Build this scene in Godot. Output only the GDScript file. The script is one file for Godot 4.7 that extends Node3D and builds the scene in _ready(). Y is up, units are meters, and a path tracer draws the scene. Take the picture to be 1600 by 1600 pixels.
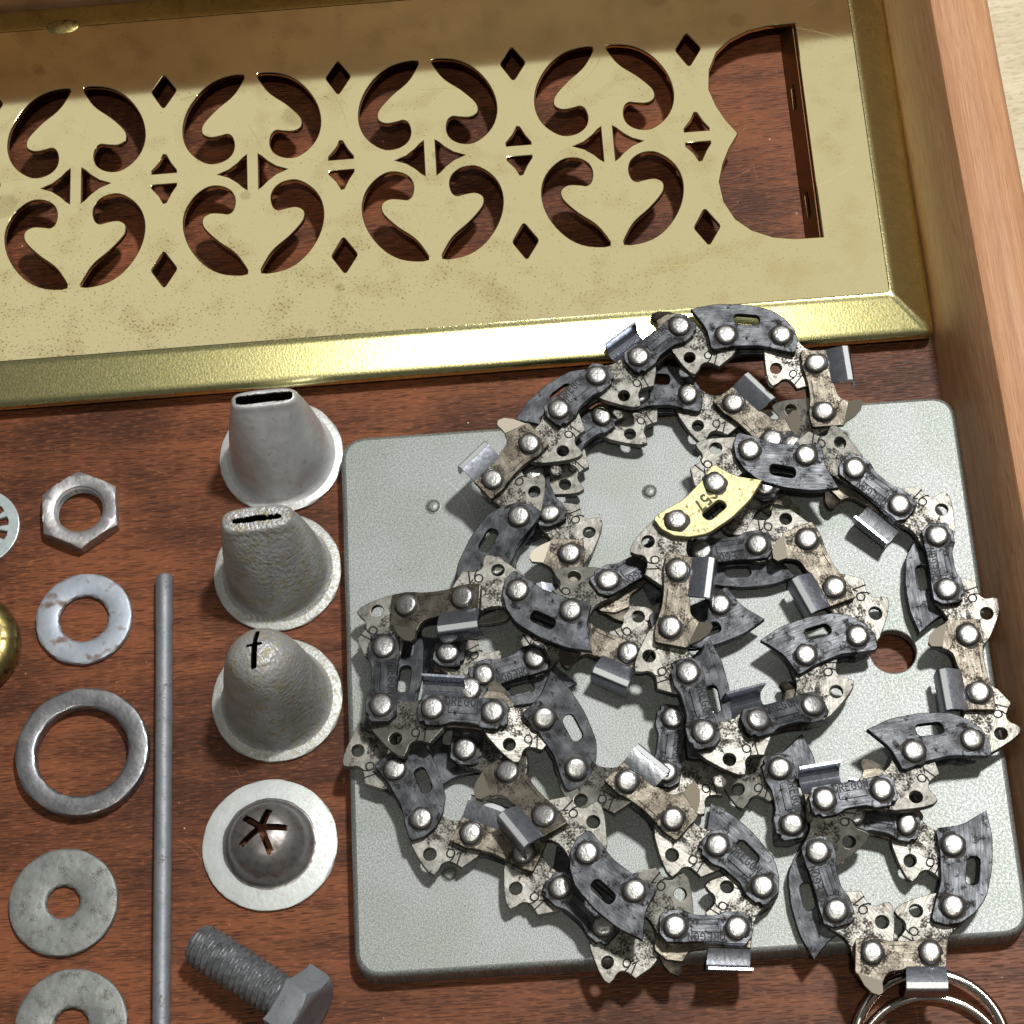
extends Node3D
# Display box seen from above: brass floor register, zinc cover plate, chainsaw chain, nozzles and hardware.
# Shapes are worked out in units of 0.1 mm (x right, y towards the viewer, z up) and written in metres.
const U := 0.0001
var M := {}
var taken := {}
var rng := RandomNumberGenerator.new()


func _ready():
	rng.seed = 7
	# ---- camera
	var cam := Camera3D.new()
	cam.name = "camera"
	var th := deg_to_rad(24.586)
	var ro := deg_to_rad(7.035)
	var fwd := Vector3(0, -cos(th), -sin(th))
	var right := Vector3(1, 0, 0)
	var down := Vector3(0, -sin(th), cos(th))
	var cx := right * cos(ro) + down * sin(ro)
	var cy := -(down * cos(ro) - right * sin(ro))
	cam.transform = Transform3D(Basis(cx, cy, -fwd), -fwd * 3800.0 * U)
	cam.fov = rad_to_deg(2.0 * atan(800.0 / 3800.0))
	cam.near = 0.01
	cam.far = 20.0
	add_child(cam)
	# ---- surroundings, lamps, exposure
	var env := Environment.new()
	env.background_mode = Environment.BG_COLOR
	env.background_color = Color(0.1, 0.1, 0.098).linear_to_srgb()
	env.tonemap_mode = Environment.TONE_MAPPER_LINEAR
	env.tonemap_exposure = 1.0
	env.sdfgi_enabled = true
	env.ssao_enabled = true
	env.ssil_enabled = true
	var we := WorldEnvironment.new()
	we.name = "surroundings"
	we.environment = env
	add_child(we)
	lamp("key_lamp", Vector3(0.43, 1.25, -0.36), 1.85, 0.06, Color(1.0, 0.985, 0.96))
	lamp("second_lamp", Vector3(0.014, 1.2, 0.42), 0.34, 0.02, Color(1.0, 0.97, 0.9))
	var al := AreaLight3D.new()
	al.name = "ceiling_panel_lamp"
	al.area_size = Vector2(0.8, 0.52)
	al.light_energy = 0.086
	al.light_color = Color(1.0, 0.985, 0.94)
	al.shadow_enabled = true
	add_child(al)
	al.look_at_from_position(Vector3(-0.03, 1.0, -0.7), Vector3(-0.01, 0, -0.06), Vector3(0, 0, 1))
	# ---- the place and the things in it
	make_materials()
	setting()
	register()
	cover_plate()
	chain()
	nozzles()
	hardware()
	key_ring()


func lamp(called: String, where: Vector3, energy: float, size: float, tint: Color):
	var l := OmniLight3D.new()
	l.name = called
	l.position = where
	l.light_energy = energy
	l.light_size = size
	l.light_color = tint
	l.omni_range = 6.0
	l.omni_attenuation = 2.0
	l.shadow_enabled = true
	add_child(l)


# ------------------------------------------------------------------ nodes
func at(x: float, y: float, z: float) -> Vector3:
	return Vector3(x, z, y) * U


func numbered(called: String) -> String:
	if not taken.has(called):
		taken[called] = 0
		return called
	taken[called] += 1
	return "%s_%03d" % [called, taken[called]]


func thing(called: String, label: String, category: String, where := Vector3.ZERO, yaw := 0.0, group := "") -> Node3D:
	var o := Node3D.new()
	o.name = numbered(called)
	o.position = where
	o.rotation.y = -yaw
	o.set_meta("label", label)
	o.set_meta("category", category)
	if group:
		o.set_meta("group", group)
	add_child(o)
	return o


func part(called: String, mesh: Mesh, mat: Material, parent: Node3D, where := Vector3.ZERO) -> MeshInstance3D:
	var o := MeshInstance3D.new()
	o.name = called
	o.mesh = mesh
	o.material_override = mat
	o.position = where
	parent.add_child(o, true)
	return o


# ------------------------------------------------------------------ mesh building
class MB:
	var v := PackedVector3Array()
	var n := PackedVector3Array()
	var uv := PackedVector2Array()
	var uvk := 0.001

	func tri(a: Vector3, b: Vector3, c: Vector3, na: Vector3, nb: Vector3, nc: Vector3):
		if (b - a).cross(c - a).dot(na + nb + nc) > 0.0:
			v.append_array([a, c, b])
			n.append_array([na, nc, nb])
		else:
			v.append_array([a, b, c])
			n.append_array([na, nb, nc])

	# rings of points joined into bands; faces that meet at less than 40 degrees are shaded as one
	func grid(rings: Array, closed := true, flip := false, cosine := 0.77):
		var rows := rings.size()
		var cols: int = rings[0].size()
		var bands := cols if closed else cols - 1
		var fn := []
		for k in rows - 1:
			var row := PackedVector3Array()
			for i in bands:
				var j := (i + 1) % cols
				var d1: Vector3 = rings[k + 1][j] - rings[k][i]
				var d2: Vector3 = rings[k + 1][i] - rings[k][j]
				var c := d1.cross(d2)
				c = c.normalized() if c.length_squared() > 1e-12 else Vector3.ZERO
				row.append(-c if flip else c)
			fn.append(row)
		for k in rows - 1:
			for i in bands:
				var f: Vector3 = fn[k][i]
				if f == Vector3.ZERO:
					continue
				var cn := []
				for corner in [[0, 0], [0, 1], [1, 1], [1, 0]]:
					var s := Vector3.ZERO
					for dk in [-1, 0]:
						for di in [-1, 0]:
							var kk: int = k + corner[0] + dk
							var ii: int = i + corner[1] + di
							if kk < 0 or kk >= rows - 1:
								continue
							if closed:
								ii = (ii + bands) % bands
							elif ii < 0 or ii >= bands:
								continue
							var g: Vector3 = fn[kk][ii]
							if g.dot(f) > cosine:
								s += g
					cn.append(s.normalized() if s.length_squared() > 0.0 else f)
				var j := (i + 1) % cols
				var p: Array = [rings[k][i], rings[k][j], rings[k + 1][j], rings[k + 1][i]]
				tri(p[0], p[1], p[2], cn[0], cn[1], cn[2])
				tri(p[0], p[2], p[3], cn[0], cn[2], cn[3])

	func fan(ring: PackedVector3Array, tip: Vector3, nrm: Vector3):
		for i in ring.size():
			tri(ring[i], ring[(i + 1) % ring.size()], tip, nrm, nrm, nrm)

	func face(poly: PackedVector2Array, idx: PackedInt32Array, z: float, up: bool):
		var nn := Vector3.UP if up else Vector3.DOWN
		for k in range(0, idx.size(), 3):
			var q := []
			for d in 3:
				q.append(Vector3(poly[idx[k + d]].x, z, -poly[idx[k + d]].y))
			tri(q[0], q[1], q[2], nn, nn, nn)

	func done(k := 0.0001) -> ArrayMesh:
		var a := []
		a.resize(Mesh.ARRAY_MAX)
		var w := PackedVector3Array()
		w.resize(v.size())
		uv.resize(v.size())
		for i in v.size():
			w[i] = v[i] * k
			uv[i] = Vector2(v[i].x, v[i].z) * uvk
		a[Mesh.ARRAY_VERTEX] = w
		a[Mesh.ARRAY_NORMAL] = n
		a[Mesh.ARRAY_TEX_UV] = uv
		var m := ArrayMesh.new()
		m.add_surface_from_arrays(Mesh.PRIMITIVE_TRIANGLES, a)
		return m


func area2(p: PackedVector2Array) -> float:
	var s := 0.0
	for i in p.size():
		s += p[i].cross(p[(i + 1) % p.size()])
	return s


func wound(p: PackedVector2Array, ccw: bool) -> PackedVector2Array:
	var q := p.duplicate()
	if (area2(q) > 0.0) != ccw:
		q.reverse()
	return q


func inset(p: PackedVector2Array, b: float) -> PackedVector2Array:
	var q := PackedVector2Array()
	var c := p.size()
	for i in c:
		var e0 := (p[i] - p[(i + c - 1) % c]).normalized()
		var e1 := (p[(i + 1) % c] - p[i]).normalized()
		var n0 := Vector2(-e0.y, e0.x)
		var n1 := Vector2(-e1.y, e1.x)
		var m := (n0 + n1).normalized()
		q.append(p[i] + m * (b / maxf(0.5, m.dot(n0))))
	return q


func bridged(outer: PackedVector2Array, holes: Array) -> PackedVector2Array:
	var poly := outer.duplicate()
	var order := holes.duplicate()
	order.sort_custom(func(a, b): return most_right(a).x > most_right(b).x)
	for hi in order.size():
		var h: PackedVector2Array = order[hi]
		var start := 0
		for i in h.size():
			if h[i].x > h[start].x:
				start = i
		var cand := []
		for i in poly.size():
			cand.append([poly[i].distance_squared_to(h[start]), i])
		cand.sort_custom(func(a, b): return a[0] < b[0])
		var best := -1
		for c in cand:
			var p: Vector2 = poly[c[1]]
			var ok := true
			for loop in [poly] + order.slice(hi):
				for i in loop.size():
					var s: Vector2 = loop[i]
					var e: Vector2 = loop[(i + 1) % loop.size()]
					if s == p or e == p or s == h[start] or e == h[start]:
						continue
					if Geometry2D.segment_intersects_segment(p, h[start], s, e) != null:
						ok = false
						break
				if not ok:
					break
			if ok:
				best = c[1]
				break
		var made := poly.slice(0, best + 1)
		for i in h.size() + 1:
			made.append(h[(start + i) % h.size()])
		made.append_array(poly.slice(best))
		poly = made
	return poly


func most_right(p: PackedVector2Array) -> Vector2:
	var b := p[0]
	for q in p:
		if q.x > b.x:
			b = q
	return b


func ears(p: PackedVector2Array) -> PackedInt32Array:
	var idx := PackedInt32Array()
	var left := range(p.size())
	var stuck := 0
	var i := 0
	while left.size() > 3 and stuck < left.size() * 2:
		var c := left.size()
		var ia: int = left[(i + c - 1) % c]
		var ib: int = left[i % c]
		var ic: int = left[(i + 1) % c]
		var a := p[ia]
		var b := p[ib]
		var d := p[ic]
		var ok := (b - a).cross(d - b) > 0.0
		if ok:
			for k in left:
				var q := p[k]
				if k == ia or k == ib or k == ic or q == a or q == b or q == d:
					continue
				if (b - a).cross(q - a) >= 0.0 and (d - b).cross(q - b) >= 0.0 and (a - d).cross(q - d) >= 0.0:
					ok = false
					break
		if ok or stuck >= left.size():
			idx.append_array([ia, ib, ic])
			left.remove_at(i % c)
			stuck = 0 if ok else stuck
			i = i % left.size()
		else:
			i = (i + 1) % c
			stuck += 1
	if left.size() == 3:
		idx.append_array([left[0], left[1], left[2]])
	return idx


func lift(p: PackedVector2Array, z: float) -> PackedVector3Array:
	var q := PackedVector3Array()
	for a in p:
		q.append(Vector3(a.x, z, -a.y))
	return q


# a flat plate with holes and softened edges; outlines with y up
func slab(outer: PackedVector2Array, holes: Array, z0: float, z1: float, bev: float, mb: MB = null, both := false) -> MB:
	if mb == null:
		mb = MB.new()
	var o := wound(outer, true)
	var hs := []
	for h in holes:
		hs.append(wound(h, false))
	var steps := [[0.0, z1 - bev], [bev * 0.3, z1 - bev * 0.3], [bev, z1]]
	for loop in [o] + hs:
		var rings := []
		if both:
			rings.append(lift(inset(loop, bev), z0))
			rings.append(lift(loop, z0 + bev))
		else:
			rings.append(lift(inset(loop, bev), z0))
			rings.append(lift(loop, z0))
		for s in steps:
			rings.append(lift(inset(loop, s[0]), s[1]))
		mb.grid(rings, true, false)
	var ti := inset(o, bev)
	var th := []
	for h in hs:
		th.append(inset(h, bev))
	var poly := bridged(ti, th)
	var idx := ears(poly)
	mb.face(poly, idx, z1, true)
	mb.face(poly, idx, z0, false)
	return mb


func smooth(p: Array, per := 4) -> PackedVector2Array:
	var q := PackedVector2Array()
	var c := p.size()
	for i in c:
		var a: Vector2 = p[(i + c - 1) % c]
		var b: Vector2 = p[i]
		var d: Vector2 = p[(i + 1) % c]
		var e: Vector2 = p[(i + 2) % c]
		for k in per:
			q.append(b.cubic_interpolate(d, a, e, float(k) / per))
	return q


func pts(a: Array) -> Array:
	var q := []
	for i in range(0, a.size(), 2):
		q.append(Vector2(a[i], a[i + 1]))
	return q


# corners cut round: [x, y, radius] triples
func rounded(a: Array, seg := 4) -> PackedVector2Array:
	var q := PackedVector2Array()
	var c := a.size() / 3
	for i in c:
		var p := Vector2(a[i * 3], a[i * 3 + 1])
		var r: float = a[i * 3 + 2]
		var j := (i + c - 1) % c
		var k := (i + 1) % c
		var e0 := Vector2(a[j * 3], a[j * 3 + 1]) - p
		var e1 := Vector2(a[k * 3], a[k * 3 + 1]) - p
		if r <= 0.0:
			q.append(p)
			continue
		var t := minf(r, minf(e0.length(), e1.length()) * 0.48)
		var s := p + e0.normalized() * t
		var e := p + e1.normalized() * t
		for m in seg + 1:
			var f := float(m) / seg
			q.append(s.lerp(p, f).lerp(p.lerp(e, f), f))
	return q


func circle(c: Vector2, r: float, seg := 24) -> PackedVector2Array:
	var q := PackedVector2Array()
	for i in seg:
		q.append(c + Vector2(r, 0).rotated(TAU * i / seg))
	return q


func ring(r: float, z: float, seg := 64, c := Vector2.ZERO) -> PackedVector3Array:
	return lift(circle(c, r, seg), z)


# a turned shape from [radius, height] pairs
func lathe(profile: Array, seg := 64, wob := 0.0, mb: MB = null) -> MB:
	if mb == null:
		mb = MB.new()
	var rings := []
	for p in profile:
		var rr := ring(p[0], p[1], seg)
		if wob > 0.0:
			for i in seg:
				rr[i] *= Vector3(1, 1, 1) + Vector3(1, 0, 1) * (wob * (sin(i * 0.7 + p[1]) * 0.5 + rng.randf() - 0.5)) / maxf(p[0], 1.0)
		rings.append(rr)
	mb.grid(rings, true, false)
	return mb


# a round bar along a path
func tube(path: PackedVector3Array, r: float, seg := 12, flat := 1.0) -> MB:
	var mb := MB.new()
	var rings := []
	for i in path.size():
		var d := (path[mini(i + 1, path.size() - 1)] - path[maxi(i - 1, 0)]).normalized()
		var s := d.cross(Vector3.UP).normalized()
		var u := s.cross(d)
		var rr := PackedVector3Array()
		for k in seg:
			var a := TAU * k / seg
			rr.append(path[i] + s * cos(a) * r + u * sin(a) * r * flat)
		rings.append(rr)
	mb.grid(rings, true, false)
	mb.fan(rings[0], path[0], (path[0] - path[1]).normalized())
	mb.fan(rings[-1], path[-1], (path[-1] - path[-2]).normalized())
	return mb


# ------------------------------------------------------------------ stamped characters, as strokes
func glyph(c: String) -> Array:
	match c:
		"9":
			var a := []
			for i in 15:
				a.append(Vector2(0.3, 0.69) + Vector2(0.29, 0.31).rotated(0.0) * Vector2(cos(TAU * i / 14.0 - 0.2), sin(TAU * i / 14.0 - 0.2)))
			return [a, [Vector2(0.59, 0.66), Vector2(0.56, 0.4), Vector2(0.44, 0.14), Vector2(0.3, 0.0)]]
		"1":
			return [[Vector2(0.1, 0.76), Vector2(0.34, 1.0), Vector2(0.34, 0.0)]]
		"O":
			var a := []
			for i in 13:
				a.append(Vector2(0.32, 0.5) + Vector2(cos(TAU * i / 12.0) * 0.32, sin(TAU * i / 12.0) * 0.5))
			return [a]
		"R":
			return [[Vector2(0, 0), Vector2(0, 1), Vector2(0.4, 1), Vector2(0.54, 0.86), Vector2(0.54, 0.66), Vector2(0.4, 0.52), Vector2(0, 0.52)], [Vector2(0.28, 0.52), Vector2(0.56, 0)]]
		"E":
			return [[Vector2(0.52, 1), Vector2(0, 1), Vector2(0, 0), Vector2(0.52, 0)], [Vector2(0, 0.52), Vector2(0.44, 0.52)]]
		"G":
			return [[Vector2(0.58, 0.82), Vector2(0.44, 0.97), Vector2(0.2, 0.97), Vector2(0.02, 0.72), Vector2(0.02, 0.28), Vector2(0.2, 0.03), Vector2(0.44, 0.03), Vector2(0.6, 0.2), Vector2(0.6, 0.46), Vector2(0.34, 0.46)]]
		"N":
			return [[Vector2(0, 0), Vector2(0, 1), Vector2(0.54, 0), Vector2(0.54, 1)]]
		"S":
			return [[Vector2(0.54, 0.84), Vector2(0.4, 1.0), Vector2(0.16, 1.0), Vector2(0.02, 0.84), Vector2(0.06, 0.62), Vector2(0.48, 0.4), Vector2(0.56, 0.2), Vector2(0.42, 0), Vector2(0.14, 0), Vector2(0, 0.16)]]
		"5":
			return [[Vector2(0.52, 1), Vector2(0.08, 1), Vector2(0.04, 0.54), Vector2(0.32, 0.62), Vector2(0.54, 0.46), Vector2(0.54, 0.18), Vector2(0.36, 0), Vector2(0.12, 0), Vector2(0, 0.14)]]
		"7":
			return [[Vector2(0, 1), Vector2(0.54, 1), Vector2(0.18, 0)]]
	return []


func lettering(text: String, h: float, adv: float, w: float, thick: float, c: Vector2, z: float, sx := 1.0) -> ArrayMesh:
	var mb := MB.new()
	var total := adv * (text.length() - 1) + 0.56 * h * sx
	for k in text.length():
		var o := c + Vector2(-total / 2 + adv * k, -h / 2)
		for line in glyph(text[k]):
			for i in line.size() - 1:
				var a: Vector2 = o + line[i] * Vector2(h * sx, h)
				var b: Vector2 = o + line[i + 1] * Vector2(h * sx, h)
				var d := (b - a).normalized()
				var s := Vector2(-d.y, d.x) * w / 2
				a -= d * w * 0.35
				b += d * w * 0.35
				var zz: float = z + thick + 0.004 * i
				var q := lift(PackedVector2Array([a - s, b - s, b + s, a + s]), zz)
				var g := lift(PackedVector2Array([a - s * 1.35, b - s * 1.35, b + s * 1.35, a + s * 1.35]), z - 0.2)
				mb.grid([g, q], true, false)
				mb.tri(q[0], q[1], q[2], Vector3.UP, Vector3.UP, Vector3.UP)
				mb.tri(q[0], q[2], q[3], Vector3.UP, Vector3.UP, Vector3.UP)
	return mb.done()


# ------------------------------------------------------------------ textures and materials
func noise(w: int, h: int, sd: int, freq: float, oct := 3, kind := FastNoiseLite.TYPE_SIMPLEX_SMOOTH, seamless := true) -> PackedByteArray:
	var f := FastNoiseLite.new()
	f.seed = sd
	f.noise_type = kind
	f.frequency = freq
	f.fractal_octaves = oct
	if oct < 2:
		f.fractal_type = FastNoiseLite.FRACTAL_NONE
	var im := f.get_seamless_image(w, h) if seamless else f.get_image(w, h)
	im.convert(Image.FORMAT_L8)
	return im.get_data()


# noise drawn out along the rows
func streaks(w: int, h: int, sd: int, freq: float, long: int, oct := 3) -> PackedByteArray:
	var f := FastNoiseLite.new()
	f.seed = sd
	f.frequency = freq
	f.fractal_octaves = oct
	var im := f.get_image(w / long, h)
	im.convert(Image.FORMAT_L8)
	im.resize(w, h, Image.INTERPOLATE_CUBIC)
	return im.get_data()


func picture(w: int, h: int, fmt: int, data: PackedByteArray) -> ImageTexture:
	return ImageTexture.create_from_image(Image.create_from_data(w, h, false, fmt, data))


func grey(w: int, h: int, d: PackedByteArray) -> ImageTexture:
	return picture(w, h, Image.FORMAT_L8, d)


# base colour wandering between two tones with patches of dirt; the second texture is its roughness
func dirty(w: int, sd: int, a: Color, b: Color, dirt: Color, amount: float, fine: float, coarse: float, rough0: float, rough1: float) -> Array:
	var n0 := noise(w, w, sd, coarse, 3)
	var n1 := noise(w, w, sd + 1, fine, 3)
	var n2 := noise(w, w, sd + 2, coarse * 1.6, 2)
	var col := PackedByteArray()
	col.resize(w * w * 3)
	var rg := PackedByteArray()
	rg.resize(w * w)
	for i in w * w:
		var t := n0[i] / 255.0
		var k := clampf(((n1[i] * 0.46 + n2[i] * 0.54) / 255.0 - (1.0 - amount)) * 3.2, 0.0, 1.0)
		k = k * (2.0 - k) * 0.85
		var c := a.lerp(b, t).lerp(dirt, k)
		col[i * 3] = int(c.r * 255)
		col[i * 3 + 1] = int(c.g * 255)
		col[i * 3 + 2] = int(c.b * 255)
		rg[i] = int(clampf(lerpf(rough0, rough1, k) + (n1[i] / 255.0 - 0.5) * 0.1, 0.0, 1.0) * 255)
	return [picture(w, w, Image.FORMAT_RGB8, col), grey(w, w, rg)]


func tri_mat(tex: Array, tile_u: float, metallic: float, spec := 0.5) -> StandardMaterial3D:
	var m := StandardMaterial3D.new()
	m.albedo_texture = tex[0]
	m.roughness = 1.0
	m.roughness_texture = tex[1]
	m.metallic = metallic
	m.metallic_specular = spec
	m.uv1_triplanar = true
	m.uv1_world_triplanar = true
	var k := 1.0 / (tile_u * U)
	m.uv1_scale = Vector3(k, k, k)
	return m


func bumped(m: StandardMaterial3D, tex: Texture2D, depth_u: float) -> StandardMaterial3D:
	m.heightmap_enabled = true
	m.heightmap_texture = tex
	m.heightmap_scale = depth_u * U * 100.0
	return m


func plain(c: Color, rough: float, metallic: float) -> StandardMaterial3D:
	var m := StandardMaterial3D.new()
	m.albedo_color = c
	m.roughness = rough
	m.metallic = metallic
	return m


func c8(r: int, g: int, b: int) -> Color:
	return Color(r / 255.0, g / 255.0, b / 255.0)


func make_materials():
	var n_fine := noise(256, 256, 90, 0.06, 3)
	var fine := grey(256, 256, n_fine)
	# chain steels
	M.cutter = []
	M.black = []
	M.drive = []
	for k in 3:
		M.cutter.append(bumped(link_steel("cutter", 11 + k * 7, c8(122, 117, 107), c8(90, 85, 77), c8(34, 29, 25)), fine, 0.25))
		M.black.append(bumped(link_steel("black", 111 + k * 7, c8(86, 89, 94), c8(50, 52, 56), c8(17, 16, 16)), fine, 0.2))
		M.drive.append(bumped(link_steel("drive", 211 + k * 7, c8(142, 141, 136), c8(112, 111, 106), c8(40, 37, 34)), fine, 0.2))
	M.rivet = bumped(tri_mat(dirty(256, 41, c8(180, 181, 182), c8(146, 146, 146), c8(84, 74, 62), 0.36, 0.14, 0.06, 0.38, 0.55), 110, 0.95), fine, 0.35)
	M.gold = bumped(tri_mat(dirty(256, 51, c8(190, 184, 142), c8(172, 166, 124), c8(96, 72, 38), 0.36, 0.1, 0.04, 0.5, 0.65), 200, 0.7), fine, 0.3)
	M.chrome = bumped(tri_mat(dirty(256, 61, c8(160, 166, 178), c8(136, 141, 152), c8(50, 50, 54), 0.26, 0.12, 0.03, 0.28, 0.5), 200, 0.92), fine, 0.2)
	M.edge = plain(c8(214, 220, 225), 0.36, 0.45)
	M.polished = plain(c8(116, 111, 101), 0.45, 0.8)
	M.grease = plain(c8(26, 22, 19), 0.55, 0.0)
	M.mark = plain(c8(26, 24, 24), 0.7, 0.3)
	M.emboss = plain(c8(24, 25, 28), 0.55, 0.4)
	M.print = plain(c8(84, 84, 60), 0.7, 0.2)
	# zinc plate: fine bright spangle
	M.zinc = zinc()
	# grey hardware
	M.alu = bumped(tri_mat(dirty(512, 81, c8(206, 208, 210), c8(178, 181, 184), c8(150, 148, 142), 0.36, 0.05, 0.02, 0.38, 0.56), 300, 0.4), grey(512, 512, noise(512, 512, 84, 0.03, 3)), 0.6)
	var pit := noise(512, 512, 86, 0.085, 4)
	M.alu_rough = bumped(tri_mat(dirty(512, 85, c8(182, 184, 187), c8(140, 142, 145), c8(150, 136, 92), 0.47, 0.07, 0.014, 0.48, 0.72), 330, 0.4), grey(512, 512, pit), 2.2)
	M.alu_flange = bumped(tri_mat(dirty(512, 88, c8(180, 184, 184), c8(160, 164, 162), c8(158, 148, 118), 0.4, 0.06, 0.02, 0.5, 0.7), 260, 0.4), grey(512, 512, noise(512, 512, 89, 0.08, 3)), 0.7)
	M.alu_dark = bumped(tri_mat(dirty(512, 95, c8(152, 150, 151), c8(118, 115, 115), c8(92, 80, 70), 0.44, 0.035, 0.02, 0.4, 0.55), 300, 0.7), fine, 0.5)
	M.flange_pale = bumped(tri_mat(dirty(512, 91, c8(196, 203, 204), c8(184, 190, 190), c8(172, 164, 138), 0.3, 0.06, 0.02, 0.5, 0.65), 260, 0.3), grey(512, 512, noise(512, 512, 92, 0.05, 2)), 0.3)
	M.nut = bumped(tri_mat(dirty(512, 101, c8(178, 178, 181), c8(158, 158, 162), c8(112, 104, 94), 0.34, 0.05, 0.02, 0.42, 0.6), 260, 0.75), fine, 0.4)
	M.washer = bumped(tri_mat(dirty(512, 111, c8(166, 175, 188), c8(148, 156, 168), c8(98, 72, 56), 0.41, 0.03, 0.01, 0.5, 0.8), 420, 0.6), fine, 0.3)
	M.steel = bumped(tri_mat(dirty(512, 121, c8(150, 151, 155), c8(120, 121, 126), c8(70, 66, 64), 0.3, 0.08, 0.016, 0.34, 0.6), 300, 0.85), fine, 0.3)
	M.galv = bumped(tri_mat(dirty(512, 131, c8(138, 142, 141), c8(116, 120, 119), c8(78, 78, 68), 0.4, 0.2, 0.016, 0.54, 0.7), 300, 0.6), fine, 0.5)
	M.rod = bumped(tri_mat(dirty(512, 135, c8(146, 151, 158), c8(118, 124, 132), c8(88, 84, 78), 0.38, 0.12, 0.012, 0.58, 0.72), 360, 0.55), fine, 0.5)
	M.thread = bumped(tri_mat(dirty(512, 141, c8(142, 146, 151), c8(112, 116, 121), c8(60, 60, 60), 0.42, 0.06, 0.016, 0.48, 0.66), 240, 0.6), fine, 0.9)
	M.bright_zinc = tri_mat(dirty(256, 151, c8(198, 212, 214), c8(188, 200, 206), c8(140, 140, 140), 0.2, 0.06, 0.02, 0.36, 0.5), 260, 0.8)
	M.nickel = tri_mat(dirty(256, 161, c8(214, 208, 198), c8(198, 192, 182), c8(80, 74, 66), 0.2, 0.06, 0.02, 0.18, 0.4), 260, 1.0)
	M.old_brass = bumped(tri_mat(dirty(512, 171, c8(176, 162, 108), c8(140, 128, 78), c8(56, 48, 32), 0.5, 0.03, 0.016, 0.34, 0.55), 260, 0.95), fine, 0.4)
	# register brass: flat face with tarnish specks, thicker towards the near side
	M.brass = face_brass()
	var brush := noise(512, 512, 181, 0.12, 3)
	M.brass_rim = tri_mat(dirty(512, 183, c8(222, 214, 160), c8(200, 202, 146), c8(150, 134, 84), 0.4, 0.12, 0.03, 0.22, 0.32), 300, 1.0)
	bumped(M.brass_rim, grey(512, 512, brush), 0.07)
	M.brass_dark = plain(c8(112, 78, 48), 0.4, 0.7)
	# woods
	M.tray_floor = mahogany()
	M.rail = beech(1024, 512, c8(196, 152, 115), c8(172, 126, 92), c8(148, 103, 73), 0.5)
	M.rail.uv1_scale = Vector3(2.6, 1, 1)
	M.rail.uv1_offset = Vector3(0.3, 0.7, 0)
	M.table = beech(512, 1024, c8(206, 198, 174), c8(184, 174, 146), c8(160, 148, 118), 0.55)


# steel of a chain link in the link's own axes (192 by 160 units round its first rivet): oily dirt gathers round the
# rivets, and on a drive link along the band that runs between the straps
func link_steel(kind: String, sd: int, a: Color, b: Color, dirt: Color) -> StandardMaterial3D:
	var w := 384
	var h := 320
	var n1 := noise(w, h, sd, 0.11, 3, FastNoiseLite.TYPE_SIMPLEX_SMOOTH, false)
	var n2 := noise(w, h, sd + 1, 0.022, 2, FastNoiseLite.TYPE_SIMPLEX_SMOOTH, false)
	var n3 := streaks(w, h, sd + 2, 0.16, 10, 2)
	var n4 := noise(w, h, sd + 3, 0.012, 2, FastNoiseLite.TYPE_SIMPLEX_SMOOTH, false)
	var col := PackedByteArray()
	col.resize(w * h * 3)
	var rg := PackedByteArray()
	rg.resize(w * h)
	var pitch := 76.0 if kind == "drive" else 87.0
	for r in h:
		var y := 80.0 - r * 0.5
		for c in w:
			var x := c * 0.5 - 60.0
			var i := r * w + c
			var d := sqrt(minf(x * x + y * y, (x - pitch) * (x - pitch) + y * y))
			var near := 1.0 - smoothstep(17.0, 38.0, d)
			var f1 := n1[i] / 255.0
			var f2 := n2[i] / 255.0
			var k := 0.0
			if kind == "cutter":
				k = (f1 * 0.5 + f2 * 0.5 + near * 0.2 - 0.55) * 2.6
			elif kind == "drive":
				k = (f1 * 0.4 + f2 * 0.6 - 0.62) * 2.4 + smoothstep(-32.0, -25.0, y) * (0.56 + (f1 - 0.5) * 0.7)
			else:
				k = (f1 * 0.35 + f2 * 0.65 + near * 0.14 - 0.62) * 3.0
			k = clampf(k, 0.0, 0.86)
			var t := clampf(0.5 + (n4[i] / 255.0 - 0.5) * 1.6 + (n3[i] / 255.0 - 0.5) * 0.4, 0.0, 1.0)
			var q := a.lerp(b, t).lerp(dirt, k)
			col[i * 3] = int(q.r * 255)
			col[i * 3 + 1] = int(q.g * 255)
			col[i * 3 + 2] = int(q.b * 255)
			rg[i] = int(clampf(0.46 + k * 0.2 + (n3[i] / 255.0 - 0.5) * 0.14, 0.0, 1.0) * 255)
	var m := StandardMaterial3D.new()
	m.albedo_texture = picture(w, h, Image.FORMAT_RGB8, col)
	m.roughness = 1.0
	m.roughness_texture = grey(w, h, rg)
	m.metallic = 0.87
	m.uv1_scale = Vector3(1, 1.2, 1)
	m.uv1_offset = Vector3(60.0 / 192.0, 0.5, 0)
	return m


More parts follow.
